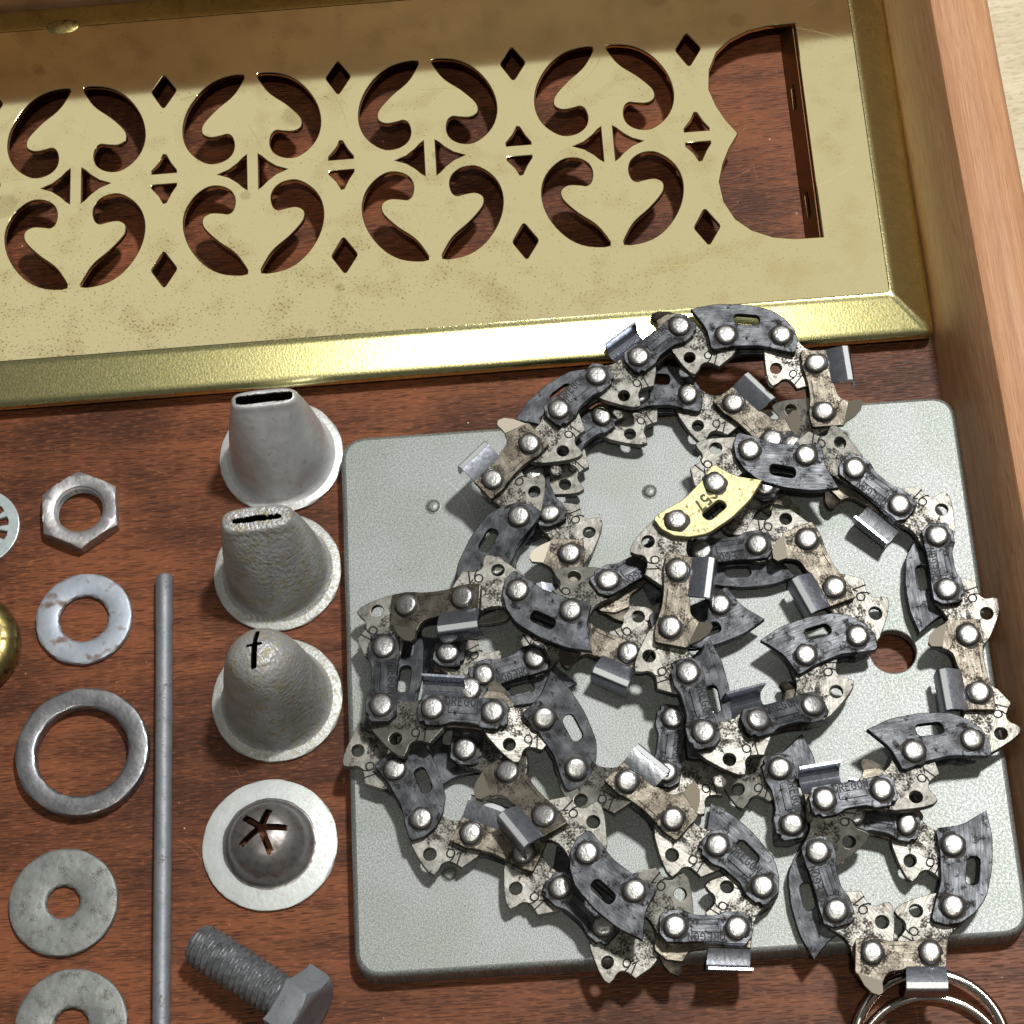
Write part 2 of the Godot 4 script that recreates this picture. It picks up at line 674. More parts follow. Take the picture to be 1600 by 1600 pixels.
func zinc() -> StandardMaterial3D:
	var w := 1024
	var n0 := noise(w, w, 71, 0.006, 3, FastNoiseLite.TYPE_SIMPLEX_SMOOTH, false)
	var n1 := noise(w, w, 72, 0.35, 1, FastNoiseLite.TYPE_SIMPLEX, false)
	var n2 := noise(w, w, 73, 0.16, 2, FastNoiseLite.TYPE_SIMPLEX, false)
	var col := PackedByteArray()
	col.resize(w * w * 3)
	var rg := PackedByteArray()
	rg.resize(w * w)
	var a := c8(138, 142, 143)
	var b := c8(131, 138, 135)
	for i in w * w:
		var g := 1.0 + (n1[i] / 255.0 - 0.5) * 0.34 + (n2[i] / 255.0 - 0.5) * 0.2
		var c := a.lerp(b, clampf((n0[i] / 255.0 - 0.3) * 2.5, 0.0, 1.0)) * g
		col[i * 3] = int(clampf(c.r, 0, 1) * 255)
		col[i * 3 + 1] = int(clampf(c.g, 0, 1) * 255)
		col[i * 3 + 2] = int(clampf(c.b, 0, 1) * 255)
		rg[i] = int((0.5 + (n2[i] / 255.0 - 0.5) * 0.2) * 255)
	var ci := Image.create_from_data(w, w, false, Image.FORMAT_RGB8, col)
	for k in 34:
		scratch(ci, c8(186, 192, 190) if k % 2 else c8(104, 110, 108), 20, 130)
	for k in 260:
		speck(ci, c8(86, 88, 84), 1 + rng.randi() % 2)
	var m := StandardMaterial3D.new()
	m.albedo_texture = ImageTexture.create_from_image(ci)
	m.roughness = 1.0
	m.roughness_texture = grey(w, w, rg)
	m.metallic = 0.6
	m.uv1_offset = Vector3(0.02, 0.05, 0)
	bumped(m, grey(w, w, n1), 0.09)
	return m


# wear: a fine bent line, a small speck
func scratch(im: Image, c: Color, short: int, long: int):
	var p := Vector2(rng.randf() * im.get_width(), rng.randf() * im.get_height())
	var d := Vector2(1, 0).rotated(rng.randf() * TAU)
	var bend := rng.randf_range(-0.015, 0.015)
	for k in rng.randi_range(short, long):
		p += d
		d = d.rotated(bend)
		if p.x < 1 or p.y < 1 or p.x >= im.get_width() - 1 or p.y >= im.get_height() - 1:
			return
		im.set_pixel(int(p.x), int(p.y), im.get_pixel(int(p.x), int(p.y)).lerp(c, 0.55))


func speck(im: Image, c: Color, size: int):
	var x := rng.randi_range(2, im.get_width() - 5)
	var y := rng.randi_range(2, im.get_height() - 5)
	for i in size:
		for j in size:
			im.set_pixel(x + i, y + j, c)


func face_brass() -> StandardMaterial3D:
	var w := 1536
	var h := 640
	var sp := noise(w, h, 191, 0.19, 2, FastNoiseLite.TYPE_SIMPLEX_SMOOTH, false)
	var md := noise(w, h, 192, 0.012, 3, FastNoiseLite.TYPE_SIMPLEX_SMOOTH, false)
	var col := PackedByteArray()
	col.resize(w * h * 3)
	var rg := PackedByteArray()
	rg.resize(w * h)
	var a := c8(228, 217, 170)
	var dk := c8(70, 46, 30)
	for y in h:
		var near := smoothstep(0.45, 1.0, float(y) / h)
		for x in w:
			var i := y * w + x
			var side := near * (1.0 - 0.5 * float(x) / w)
			var k := clampf((sp[i] / 255.0 - 0.82 + 0.14 * side + (md[i] / 255.0 - 0.5) * 0.22) * 9.0, 0.0, 1.0)
			var cloud := clampf((md[i] / 255.0 - 0.52) * 2.6, 0.0, 1.0)
			var c := a.lerp(c8(206, 188, 138), cloud * 0.5).lerp(dk, k * 0.45)
			col[i * 3] = int(c.r * 255)
			col[i * 3 + 1] = int(c.g * 255)
			col[i * 3 + 2] = int(c.b * 255)
			rg[i] = int((0.08 + 0.16 * k + 0.03 * cloud) * 255)
	# stains where fingers have been
	for k in 16:
		var p := Vector2(rng.randf() * w, rng.randf() * h)
		var r := rng.randf_range(8, 26)
		for y in range(maxi(0, int(p.y - r)), mini(h, int(p.y + r))):
			for x in range(maxi(0, int(p.x - r)), mini(w, int(p.x + r))):
				var i := y * w + x
				var f := (1.0 - smoothstep(0.6, 1.0, Vector2(x, y).distance_to(p) / r)) * (0.3 + 0.5 * sp[i] / 255.0) * 0.5
				col[i * 3] = int(lerpf(col[i * 3], 150, f))
				col[i * 3 + 1] = int(lerpf(col[i * 3 + 1], 132, f))
				col[i * 3 + 2] = int(lerpf(col[i * 3 + 2], 92, f))
				rg[i] = int(lerpf(rg[i], 50, f))
	# fine scratches
	var im := Image.create_from_data(w, h, false, Image.FORMAT_L8, rg)
	var ci := Image.create_from_data(w, h, false, Image.FORMAT_RGB8, col)
	for s in 45:
		var p := Vector2(rng.randf() * w, rng.randf() * h)
		var d := Vector2(1, 0).rotated(rng.randf_range(-0.5, 0.5) if s % 3 else rng.randf() * TAU)
		var bend := rng.randf_range(-0.012, 0.012)
		for k in int(rng.randf_range(15, 120)):
			p += d
			d = d.rotated(bend)
			if p.x < 1 or p.y < 1 or p.x >= w - 1 or p.y >= h - 1:
				break
			im.set_pixel(int(p.x), int(p.y), Color(0.22, 0.22, 0.22))
			ci.set_pixel(int(p.x), int(p.y), c8(206, 194, 146))
	var m := StandardMaterial3D.new()
	m.albedo_texture = ImageTexture.create_from_image(ci)
	m.roughness = 1.0
	m.roughness_texture = ImageTexture.create_from_image(im)
	m.metallic = 1.0
	m.texture_repeat = false
	m.uv1_scale = Vector3(1.0 / 1.73, 1.0 / 0.66, 1)
	m.uv1_offset = Vector3(0.7 / 1.73, 0.5, 0)
	return m


func mahogany() -> StandardMaterial3D:
	var w := 1792
	var h := 1792
	var big := noise(w / 4, h / 4, 201, 0.011, 3, FastNoiseLite.TYPE_SIMPLEX_SMOOTH, false)
	var bigi := Image.create_from_data(w / 4, h / 4, false, Image.FORMAT_L8, big)
	bigi.resize(w, h, Image.INTERPOLATE_CUBIC)
	big = bigi.get_data()
	var band := streaks(w, h, 202, 0.02, 14, 3)
	var grain := streaks(w, h, 203, 0.16, 12, 2)
	var pore := streaks(w, h, 204, 0.6, 18, 1)
	var fleck := streaks(w, h, 205, 0.3, 5, 1)
	var col := PackedByteArray()
	col.resize(w * h * 3)
	var hg := PackedByteArray()
	hg.resize(w * h)
	var c0 := c8(76, 45, 31)
	var c1 := c8(120, 72, 47)
	var c2 := c8(160, 98, 62)
	var cp := c8(44, 25, 19)
	for i in w * h:
		var b := big[i] / 255.0
		var t := clampf(0.5 + (band[i] / 255.0 - 0.5) * 0.9 + (grain[i] / 255.0 - 0.5) * 0.5 + (b - 0.5) * 1.5, 0.0, 1.0)
		var r := lerpf(c0.r, c1.r, t)
		var g := lerpf(c0.g, c1.g, t)
		var bl := lerpf(c0.b, c1.b, t)
		var f := clampf((fleck[i] / 255.0 - 0.66) * 5.0, 0.0, 1.0) * 0.45
		r = lerpf(r, c2.r, f)
		g = lerpf(g, c2.g, f)
		bl = lerpf(bl, c2.b, f)
		var k := clampf((pore[i] / 255.0 - 0.63 + (0.5 - band[i] / 255.0) * 0.16 + (0.5 - b) * 0.1) * 8.0, 0.0, 1.0)
		k *= 0.72
		r = lerpf(r, cp.r, k * 0.85)
		g = lerpf(g, cp.g, k * 0.85)
		bl = lerpf(bl, cp.b, k * 0.85)
		col[i * 3] = int(r * 255)
		col[i * 3 + 1] = int(g * 255)
		col[i * 3 + 2] = int(bl * 255)
		hg[i] = int(clampf(0.7 - k * 0.6 + (grain[i] / 255.0 - 0.5) * 0.25, 0.0, 1.0) * 255)
	var m := StandardMaterial3D.new()
	var ci := Image.create_from_data(w, h, false, Image.FORMAT_RGB8, col)
	for k in 420:
		speck(ci, c8(206, 190, 172) if k % 3 else c8(150, 120, 96), 1 + int(rng.randf() < 0.25))
	for k in 60:
		scratch(ci, c8(170, 120, 88), 12, 70)
	m.albedo_texture = ImageTexture.create_from_image(ci)
	m.roughness = 0.45
	m.metallic_specular = 0.28
	bumped(m, grey(w, h, hg), 0.9)
	m.uv1_scale = Vector3(0.5, 0.5, 1)
	m.uv1_offset = Vector3(0.53, 0.55, 0)
	return m


func beech(w: int, h: int, a: Color, b: Color, ln: Color, rough: float) -> StandardMaterial3D:
	# grain runs along v
	var n0 := streaks(h, w, 211 + w, 0.02, 6, 3)
	var n1 := streaks(h, w, 212 + w, 0.14, 14, 3)
	var n2 := streaks(h, w, 213 + w, 0.33, 8, 1)
	var col := PackedByteArray()
	col.resize(w * h * 3)
	for i in w * h:
		var t := clampf(0.5 + (n0[i] / 255.0 - 0.5) * 1.1 + (n1[i] / 255.0 - 0.5) * 0.9, 0.0, 1.0)
		var k := clampf((n2[i] / 255.0 - 0.62) * 5.0, 0.0, 1.0) * 0.5
		var c := a.lerp(b, t).lerp(ln, k)
		col[i * 3] = int(c.r * 255)
		col[i * 3 + 1] = int(c.g * 255)
		col[i * 3 + 2] = int(c.b * 255)
	var im := Image.create_from_data(h, w, false, Image.FORMAT_RGB8, col)
	im.rotate_90(CLOCKWISE)
	var m := StandardMaterial3D.new()
	m.albedo_texture = ImageTexture.create_from_image(im)
	m.roughness = rough
	m.metallic_specular = 0.4
	return m


# ------------------------------------------------------------------ the box and what it stands on
func setting():
	var mb := MB.new()
	mb.uvk = 1.0 / 900.0
	mb.face(PackedVector2Array([Vector2(-4000, -4000), Vector2(4000, -4000), Vector2(4000, 4000), Vector2(-4000, 4000)]), PackedInt32Array([0, 1, 2, 0, 2, 3]), 0.0, true)
	var f := part("floor", mb.done(), M.table, self, at(0, 0, -24))
	f.rotation.y = PI / 2 + 0.02
	f.set_meta("kind", "structure")
	var t := thing("wooden_tray", "wooden display box with reddish brown grained base and pale raised rim", "tray", at(0, 0, 0), 0.0)
	mb = slab(PackedVector2Array([Vector2(-1500, -1500), Vector2(745, -1500), Vector2(745, 1080), Vector2(-1500, 1080)]), [], -22, 0, 1.0)
	var base := part("base_panel", mb.done(), M.tray_floor, t)
	base.rotation.y = -0.05
	# right-hand rim: flared inner face, flat top, rounded outer edge
	var prof := [Vector2(0, -21), Vector2(0.5, 0), Vector2(50, 194), Vector2(53, 199), Vector2(58, 201), Vector2(104, 202), Vector2(106, 201), Vector2(128, 199), Vector2(140, 192), Vector2(147, 180), Vector2(150, 160), Vector2(150, -21)]
	mb = MB.new()
	mb.uvk = 1.0 / 1300.0
	var rings := []
	for k in 9:
		var y := -920.0 + k * 270.0
		var r := PackedVector3Array()
		for p in prof:
			r.append(Vector3(p.x + 0.8 * sin(k * 2.1), p.y, y))
		rings.append(r)
	mb.grid(rings, false, false, 0.9)
	var rail := part("side_rim", mb.done(), M.rail, t, at(697, -157, 0))
	rail.rotation.y = -0.036
	rail.set_meta("label", "pale wooden side rim with flared inner face")
	# far rim, beyond the register
	prof = [Vector2(0, -21), Vector2(0, 0), Vector2(-6, 392), Vector2(-9, 398), Vector2(-14, 400), Vector2(-70, 400), Vector2(-80, 390), Vector2(-80, -21)]
	mb = MB.new()
	mb.uvk = 1.0 / 1300.0
	rings = []
	for k in 2:
		var r := PackedVector3Array()
		for p in prof:
			r.append(Vector3(-p.x, p.y, -900.0 + k * 2080.0))
		rings.append(r)
	mb.grid(rings, false, false, 0.9)
	var far := part("far_rim", mb.done(), M.rail, t, at(-356 + 398 * 0.0515, -643 - 398, 0))
	far.rotation.y = PI / 2 - 0.0515


# ------------------------------------------------------------------ brass floor register
func register():
	var t := thing("floor_register", "brass floor register with pierced scrollwork, wide sloping rim and brown tarnish specks", "floor register", at(-356, -643, 0), 0.0515)
	var comma := pts([-12, -193, -46, -191, -73, -177, -95, -152, -110, -121, -115, -88, -109, -59, -94, -37, -73, -23, -52, -24, -36, -35, -30, -52, -33, -70, -41, -77, -51, -75, -70, -73, -83, -81, -84, -95, -76, -109, -57, -130, -34, -150, -20, -170])
	var wing := pts([-10, -33, -10, 33, -15, 29, -24, 19, -39, 7, -57, 0, -39, -7, -24, -19, -15, -29])
	var holes := []
	for k in 3:
		var o := Vector2(-294 + 294 * k, 0)
		for sx in [1, -1]:
			for sy in [1, -1]:
				var q := []
				for p in comma:
					q.append(o + p * Vector2(sx, sy))
				holes.append(crisp(q, 0, 3))
			var w := PackedVector2Array()
			for p in wing:
				w.append(o + p * Vector2(sx, 1))
			holes.append(w)
	# the fourth motif, nearest the long end slot
	for sx in [1, -1]:
		for sy in [1, -1]:
			var q := []
			for p in comma:
				q.append(Vector2(588, 0) + p * Vector2(sx, sy))
			holes.append(crisp(q, 0, 3))
		var w := PackedVector2Array()
		for p in wing:
			w.append(Vector2(588, 0) + p * Vector2(sx, 1))
		holes.append(w)
	for k in 5:
		var x := -441.0 + 294.0 * k
		for s in [1, -1]:
			holes.append(rounded([x - 1, s * 138.0, 6, x + 21, s * 173.0, 5, x, s * 207.0, 5, x - 21, s * 173.0, 5]))
			holes.append(PackedVector2Array([Vector2(x - 20, s * 11), Vector2(x + 20, s * 11), Vector2(x + 20, s * 15), Vector2(x + 11, s * 29), Vector2(x + 3, s * 46), Vector2(x - 1, s * 47), Vector2(x - 8, s * 32), Vector2(x - 20, s * 17)]))
	var sl := pts([918, -208, 872, -207, 839, -201, 806, -185, 782, -162, 767, -128, 763, -90, 772, -57, 785, -28, 799, -6])
	var slot := PackedVector2Array()
	for p in sl:
		slot.append(p)
	slot.append(Vector2(802, 0))
	for i in sl.size():
		slot.append(sl[sl.size() - 1 - i] * Vector2(1, -1))
	holes.append(slot)
	var mb := slab(rounded([-700, -320, 6, 1012, -320, 6, 1012, 320, 6, -700, 320, 6], 6), holes, 52, 60, 1.6)
	mb.uvk = 1.0 / 1000.0
	part("face_plate", mb.done(), M.brass, t)
	# bevelled rim round it
	var rings := []
	for s in [[0.0, 59.96, 6.0], [4.0, 59.4, 7.0], [9.0, 57.2, 8.0], [16.0, 54.0, 9.0], [52.0, 37.6, 12.0], [58.0, 34.6, 13.0], [63.0, 31.0, 14.0], [65.0, 27.0, 14.0], [65.0, 19.0, 14.0], [62.0, 18.0, 14.0], [50.0, 30.0, 13.0]]:
		var d: float = s[0]
		rings.append(lift(rounded([-700 - d, -320 - d, s[2], 1012 + d, -320 - d, s[2], 1012 + d, 320 + d, s[2], -700 - d, 320 + d, s[2]], 6), s[1]))
	mb = MB.new()
	mb.grid(rings, true, true)
	part("bevelled_rim", mb.done(), M.brass_rim, t)
	# sheet-metal frame below the face, seen through the end slot
	var fr := slab(PackedVector2Array([Vector2(-225, 0), Vector2(225, 0), Vector2(225, 50), Vector2(-225, 50)]), [rounded([-60, 14, 8, -110, 16, 8, -110, 30, 8, -60, 28, 8]), rounded([100, 14, 8, 150, 16, 8, 150, 30, 8, 100, 28, 8])], -3, 3, 0.6)
	var fm := part("damper_frame", fr.done(), M.brass_dark, t)
	fm.transform = Transform3D(Basis(Vector3(0, 0, 1), Vector3(-0.94, 0.34, 0), Vector3(-0.34, -0.94, 0)), at(900, 0, 1))
	fm.set_meta("label", "brown sheet frame under the face with dark holes")
	# a countersunk screw in the far bevel
	var sc := lathe([[0.5, 4.5], [12, 4], [24, 2.5], [32, 0.5], [34, -2]], 32)
	var sm := part("screw_head", sc.done(), M.old_brass, t, at(-321, -322, 58))
	sm.rotation.x = -0.1
	sm.scale = Vector3(1, 1, 0.5)


# smooth outline that keeps its two pointed corners
func crisp(p: Array, _corner: int, per: int) -> PackedVector2Array:
	return smooth(p, per)


# ------------------------------------------------------------------ zinc cover plate
func cover_plate():
	var t := thing("cover_plate", "square zinc-plated steel cover plate with rounded corners under the chain", "metal plate", at(-254, -146, 0), 0.0585)
	var w := 964.0
	var h := 862.0
	var rings := []
	for s in [[0.0, 0.0], [0.0, 26.0], [0.8, 33.0], [2.6, 36.6], [5.2, 39.0], [8.5, 40.0]]:
		var d: float = s[0]
		var r: float = 42.0 - d
		rings.append(lift(rounded([d, -d, r, w - d, -d, r, w - d, -h + d, r, d, -h + d, r], 8), s[1]))
	var mb := MB.new()
	mb.grid(rings, true, true)
	# knock-out hole and flat top
	var c := Vector2(539 + 254, -(322 + 146)).rotated(0.0585)
	var outer := PackedVector2Array()
	for p in rings[-1]:
		outer.append(Vector2(p.x, -p.z))
	outer = wound(outer, true)
	var hole := wound(circle(c, 34, 48), false)
	var poly := bridged(outer, [inset(hole, 2.0)])
	mb.face(poly, ears(poly), 40.0, true)
	mb.grid([lift(hole, 22), lift(hole, 38), lift(inset(hole, 0.6), 39.4), lift(inset(hole, 2.0), 40.0)], true, false)
	part("plate", mb.done(), M.zinc, t)
	for p in [Vector2(-120, -7), Vector2(215, 13), Vector2(-154, 578)]:
		var q: Vector2 = (p - Vector2(-254, -146)).rotated(-0.0585)
		var d := lathe([[12.5, -0.5], [12.3, 0.8], [10.8, 1.2], [10.0, 0.5], [9.4, 1.6], [7.5, 3.2], [4.5, 4.1], [0.4, 4.4]], 28)
		part("dimple", d.done(), M.zinc, t, at(q.x, q.y, 40))


# ------------------------------------------------------------------ chainsaw chain
func chain():
	var t := thing("chainsaw_chain", "tangled oily chainsaw chain of cutters, straps and rivets heaped on the plate", "chain", at(0, 0, 0))
	var p := 87.0
	var hr := [circle(Vector2.ZERO, 7, 12), circle(Vector2(p, 0), 7, 12)]
	# drive link, 76 between its rivets
	var drive_o := rounded([-23, 4, 8, -12, 22, 9, 10, 23, 9, 38, 11, 20, 66, 23, 9, 88, 22, 9, 99, 4, 8, 98, -14, 5, 94, -26, 2, 77, -49, 1.5, 64, -45.5, 4, 54, -45, 5, 47, -52, 4, 46, -61, 3, 42, -70, 1, 33, -69, 3, 19, -60, 10, 5, -47, 10, -9, -33, 3, -20, -14, 6], 3)
	var drive_b := slab(drive_o, [circle(Vector2(26, -43), 9.5, 18)], -6.2, 6.2, 1.0, null, true)
	var drive_no := lettering("91", 20.0, 13.0, 2.0, 0.12, Vector2(61, -37), 6.2)
	drive_b.uvk = 1.0 / 192.0
	var drive := drive_b.done()
	# outer plates
	var tie_o := rounded([-22, 10, 1, -13, 22, 1.5, 16, 22, 3, 22, 20.5, 3, 65, 20.5, 3, 72, 22, 3, 99, 22, 1.5, 109, 10, 1, 109, -15, 1.5, 104, -20, 1, 99, -19, 2, 95, -24.5, 1, 74, -24.5, 3, 60, -18, 4, 28, -18, 4, 14, -24.5, 3, -8, -24.5, 1, -12, -19, 2, -18, -21, 1, -22, -14, 1], 3)
	var bump_o := rounded([-54, 47, 0.6, -17, 56, 8, 26, 56, 10, 70, 48, 10, 93, 32, 4, 108, 13, 3, 113, -8, 3, 109, -26, 1.5, 104, -29, 1.5, 80, -24, 5, 54, -17, 8, 12, -18, 8, -18, -24, 1.5, -24, -21, 1, -30, 12, 12, -43, 31, 3], 3)
	var slot := rounded([14, 21, 8.5, 54, 18, 8.5, 54, 36, 8.5, 14, 39, 8.5], 5)
	var cut_o := rounded([-27, -20, 3, -23, 21, 1, 36, 21, 1, 43, 24, 2, 52, 25, 8, 61, 26, 8, 68, 32, 7, 73, 42, 5, 76, 43, 2, 97, 41, 2, 114, 27, 3, 111, -21, 4, 86, -23, 8, 60, -17, 14, 26, -17, 14, 0, -22, 6], 3)
	var tie := slab(tie_o, [], 0, 11, 1.0, null, true)
	slab(rounded([22, -5, 2, 65, -5, 2, 65, 7, 2, 22, 7, 2], 2), [], 9, 12.2, 1.2, tie)
	slab(rounded([24, -14, 1, 66, -14, 1, 66, -11.5, 1, 24, -11.5, 1], 2), [], 9, 11.8, 0.6, tie)
	tie.uvk = 1.0 / 192.0
	var tie_m := tie.done()
	var tie_txt := lettering("OREGON", 11.0, 9.2, 1.5, 0.5, Vector2(43, 13.5), 11.0, 0.9)
	var bump_b := slab(bump_o, [slot], 0, 11, 1.2, null, true)
	bump_b.uvk = 1.0 / 192.0
	var bump := bump_b.done()
	var gold_txt := lettering("S57", 17.0, 13.5, 3.3, 0.12, Vector2(30, 8), 11.0, 0.85)
	var cut_b := slab(cut_o, [], 0, 11, 1.0, null, true)
	cut_b.uvk = 1.0 / 192.0
	var cut_m := cut_b.done()
	var groove := slab(PackedVector2Array([Vector2(30, -11.6), Vector2(62, -11.6), Vector2(62, -10.4), Vector2(30, -10.4)]), [], 10.5, 11.25, 0.2).done()
	var strip := MB.new()
	var sr := []
	for x in [-22.7, 8.0, 38.0]:
		sr.append(PackedVector3Array([Vector3(x, 19.2, -42.6), Vector3(x, 20.7, -43.6), Vector3(x, 18.2, -51.2), Vector3(x, 16.6, -52.2)]))
	strip.grid(sr, false, true, 0.9)
	var strip_m := strip.done()
	var tooth_up := tooth(1.0).done()
	var tooth_dn := tooth(-1.0).done()
	var gauge_up := gauge(1.0).done()
	var gauge_dn := gauge(-1.0).done()
	var head := lathe([[16.4, -1.0], [16.6, 1.5], [16.3, 4.5], [15.2, 6.8], [13.2, 8.3], [10.0, 8.9], [5.0, 9.2], [0.3, 9.3]], 26).done()
	var collar := MB.new()
	var r0 := PackedVector3Array()
	var r1 := PackedVector3Array()
	for i in 26:
		var a := TAU * i / 26.0
		var r := 20.2 + 1.3 * sin(a * 2.0 + 1.0) + 1.2 * sin(a * 5.0) + rng.randf_range(-0.7, 0.7)
		r0.append(Vector3(cos(a) * r, -0.3, -sin(a) * r))
		r1.append(Vector3(cos(a) * 15.0, 1.4, -sin(a) * 15.0))
	collar.grid([r0, r1], true, false)
	var collar_m := collar.done()
	# links in order: kind, first rivet, second rivet (a dot is a bare joint under other links)
	var runs := [
		[["T", 436, 578, 66, 505, 602, 66],
			["B", 564, 640, 66, 547, 728, 66],
			["C", 504, 789, 66, 424, 779, 66],
			["t", 384, 712, 66, 372, 626, 72],
			["T", 389, 563, 108, 472, 558, 104],
			["B", 527, 503, 90, 615, 491, 74],
			["C", 643, 420, 70, 645, 329, 68],
			["t", 627, 254, 72, 629, 167, 72],
			["T", 580, 108, 74, 522, 44, 84],
			["B", 450, 24, 106, 367, 6, 112],
			["G", 308, 56, 116, 242, 110, 118],
			["C", 233, 189, 118, 210, 276, 114],
			["t", 226, 348, 104, 235, 444, 112],
			["T", 309, 434, 108, 393, 413, 80],
			["B", 402, 331, 74, 483, 310, 70],
			["C", 463, 229, 72, 435, 147, 74],
			["t", 361, 146, 74, 277, 143, 70],
			["T", 212, 140, 72, 128, 179, 84],
			["B", 69, 230, 110, -5, 187, 108],
			["C", -83, 187, 108, -168, 180, 88],
			["t", -213, 242, 80, -224, 339, 96],
			["T", -149, 356, 112, -63, 373, 112],
			["B", 7, 384, 104, 44, 458, 80],
			["C", 114, 494, 96, 172, 553, 80],
			["t", 232, 599, 70, 287, 666, 68],
			["T", 240, 723, 76, 154, 712, 84],
			["B", 105, 660, 106, 46, 598, 108],
			["C", -5, 540, 108, -50, 461, 88],
			["t", -110, 408, 66, -94, 316, 64],
			["T", -120, 254, 64, -100, 174, 64],
			["B", -33, 127, 74, 11, 54, 82],
			["C", -22, -1, 106, 40, -51, 110],
			["t", 91, -103, 108, 156, -153, 108],
			["T", 224, -176, 110, 294, -219, 112],
			["B", 361, -194, 112, 446, -184, 108],
			["C", 493, -136, 98, 493, -58, 86],
			["T", 441, -15, 66, 387, 46, 62],
			[".", 335, 93, 60, 335, 93, 60]],
		[["C", 71, 204, 64, 79, 119, 66],
			["T", 57, 50, 66, 40, -21, 66],
			["t", 95, -65, 66, 156, -103, 66],
			["B", 219, -133, 66, 294, -123, 66],
			["C", 361, -98, 66, 410, -28, 66]],
		[[".", 273, 465, 60, 273, 465, 60],
			["t", 338, 496, 70, 343, 579, 64]],
		[[".", -232, 348, 60, -232, 348, 60],
			["B", -215, 426, 66, -184, 505, 66],
			["C", -115, 536, 66, -43, 574, 66],
			["t", 3, 631, 64, 57, 694, 64],
			[".", 115, 727, 62, 115, 727, 62]],
		[["B", 291, 231, 64, 211, 254, 64],
			["C", 146, 289, 64, 78, 247, 64],
			["t", 7, 280, 64, -71, 296, 64]],
		[["T", 197, 399, 64, 175, 480, 64],
			[".", 245, 471, 60, 245, 471, 60]],
	]
	for run in runs:
		var before = null
		for e in run:
			var a := Vector3(e[1], e[3], e[2])
			var b := Vector3(e[4], e[6], e[5])
			var v := rng.randi() % 3
			if before != null:
				var dl := link_base(before, a, 76.0)
				var d := part("drive_link", drive, M.drive[v], t)
				d.transform = dl
				part("stamped_number", drive_no, M.mark, d)
			before = b
			if e[0] == ".":
				continue
			var tr := link_base(a, b, p)
			var low := Vector3(0, -18.2 * U, 0)
			var top := Vector3(0, 7.0 * U, 0)
			var upper: MeshInstance3D
			var kind: String = e[0]
			if kind == "C":
				upper = part("cutter", cut_m, M.cutter[v], t)
				part("top_plate", tooth_up, M.chrome, upper)
				part("cutting_edge", strip_m, M.edge, upper)
				part("depth_gauge", gauge_up, M.polished, upper)
				part("witness_line", groove, M.mark, upper)
			elif kind == "B" or kind == "G":
				upper = part("guard_link", bump, M.gold if kind == "G" else M.black[v], t)
				if kind == "G":
					upper.set_meta("label", "pale gold guard link stamped S57")
					part("stamped_letters", gold_txt, M.print, upper)
			else:
				upper = part("tie_strap", tie_m, M.black[v], t)
				part("stamped_letters", tie_txt, M.emboss, upper)
			upper.transform = tr * Transform3D(Basis(), top)
			for x in [0.0, p]:
				var rv := part("rivet", head, M.rivet, upper, Vector3(x, 11, 0) * U)
				part("grease_ring", collar_m, M.grease, upper, Vector3(x, 11, 0) * U).rotation.y = rng.randf() * TAU
				rv.rotation.y = rng.randf() * TAU
			var lower: MeshInstance3D
			if kind == "T":
				lower = part("cutter", cut_m, M.cutter[v], t)
				part("top_plate", tooth_dn, M.chrome, lower)
				part("depth_gauge", gauge_dn, M.cutter[v], lower)
			elif kind == "t":
				lower = part("guard_link", bump, M.black[v], t)
			else:
				lower = part("tie_strap", tie_m, M.black[v], t)
			lower.transform = tr * Transform3D(Basis(), low)


# frame of a link: x from its first rivet to its second, y up
func link_base(a: Vector3, b: Vector3, pitch: float) -> Transform3D:
	var x := (b - a).normalized()
	var mid := (a + b) / 2
	var z := x.cross(Vector3.UP).normalized()
	var y := z.cross(x).normalized()
	var k := (b - a).length() / pitch
	return Transform3D(Basis(x * k, y, z), (mid - x * pitch * k / 2) * U)


# the bent cutting edge of a cutter, along x from -23 to 36
func tooth(s: float) -> MB:
	var mb := MB.new()
	var prof := [Vector2(19, 11.2), Vector2(24, 13.5), Vector2(40, 19), Vector2(44, 20), Vector2(51, 17.5), Vector2(54, 14), Vector2(56, 8), Vector2(57, -16), Vector2(53.5, -16), Vector2(52.5, 7), Vector2(50, 12), Vector2(43, 15.5), Vector2(40, 15), Vector2(25, 9), Vector2(19, 6)]
	var rings := []
	for x in [[-23.0, 0.0], [-22.0, 0.0], [36.0, 0.08], [37.0, 0.08]]:
		var r := PackedVector3Array()
		for q in prof:
			r.append(Vector3(x[0] + x[1] * (q.x - 19) * 1.0, q.y if s > 0 else 11.0 - q.y, -q.x))
		rings.append(r)
	mb.grid(rings, true, s > 0, 0.93)
	for k in [0, 3]:
		var poly := PackedVector2Array()
		for q in prof:
			poly.append(q)
		var idx := Geometry2D.triangulate_polygon(poly)
		var nn := Vector3(-1 if k == 0 else 1, 0, 0)
		for i in range(0, idx.size(), 3):
			mb.tri(rings[k][idx[i]], rings[k][idx[i + 1]], rings[k][idx[i + 2]], nn, nn, nn)
	return mb


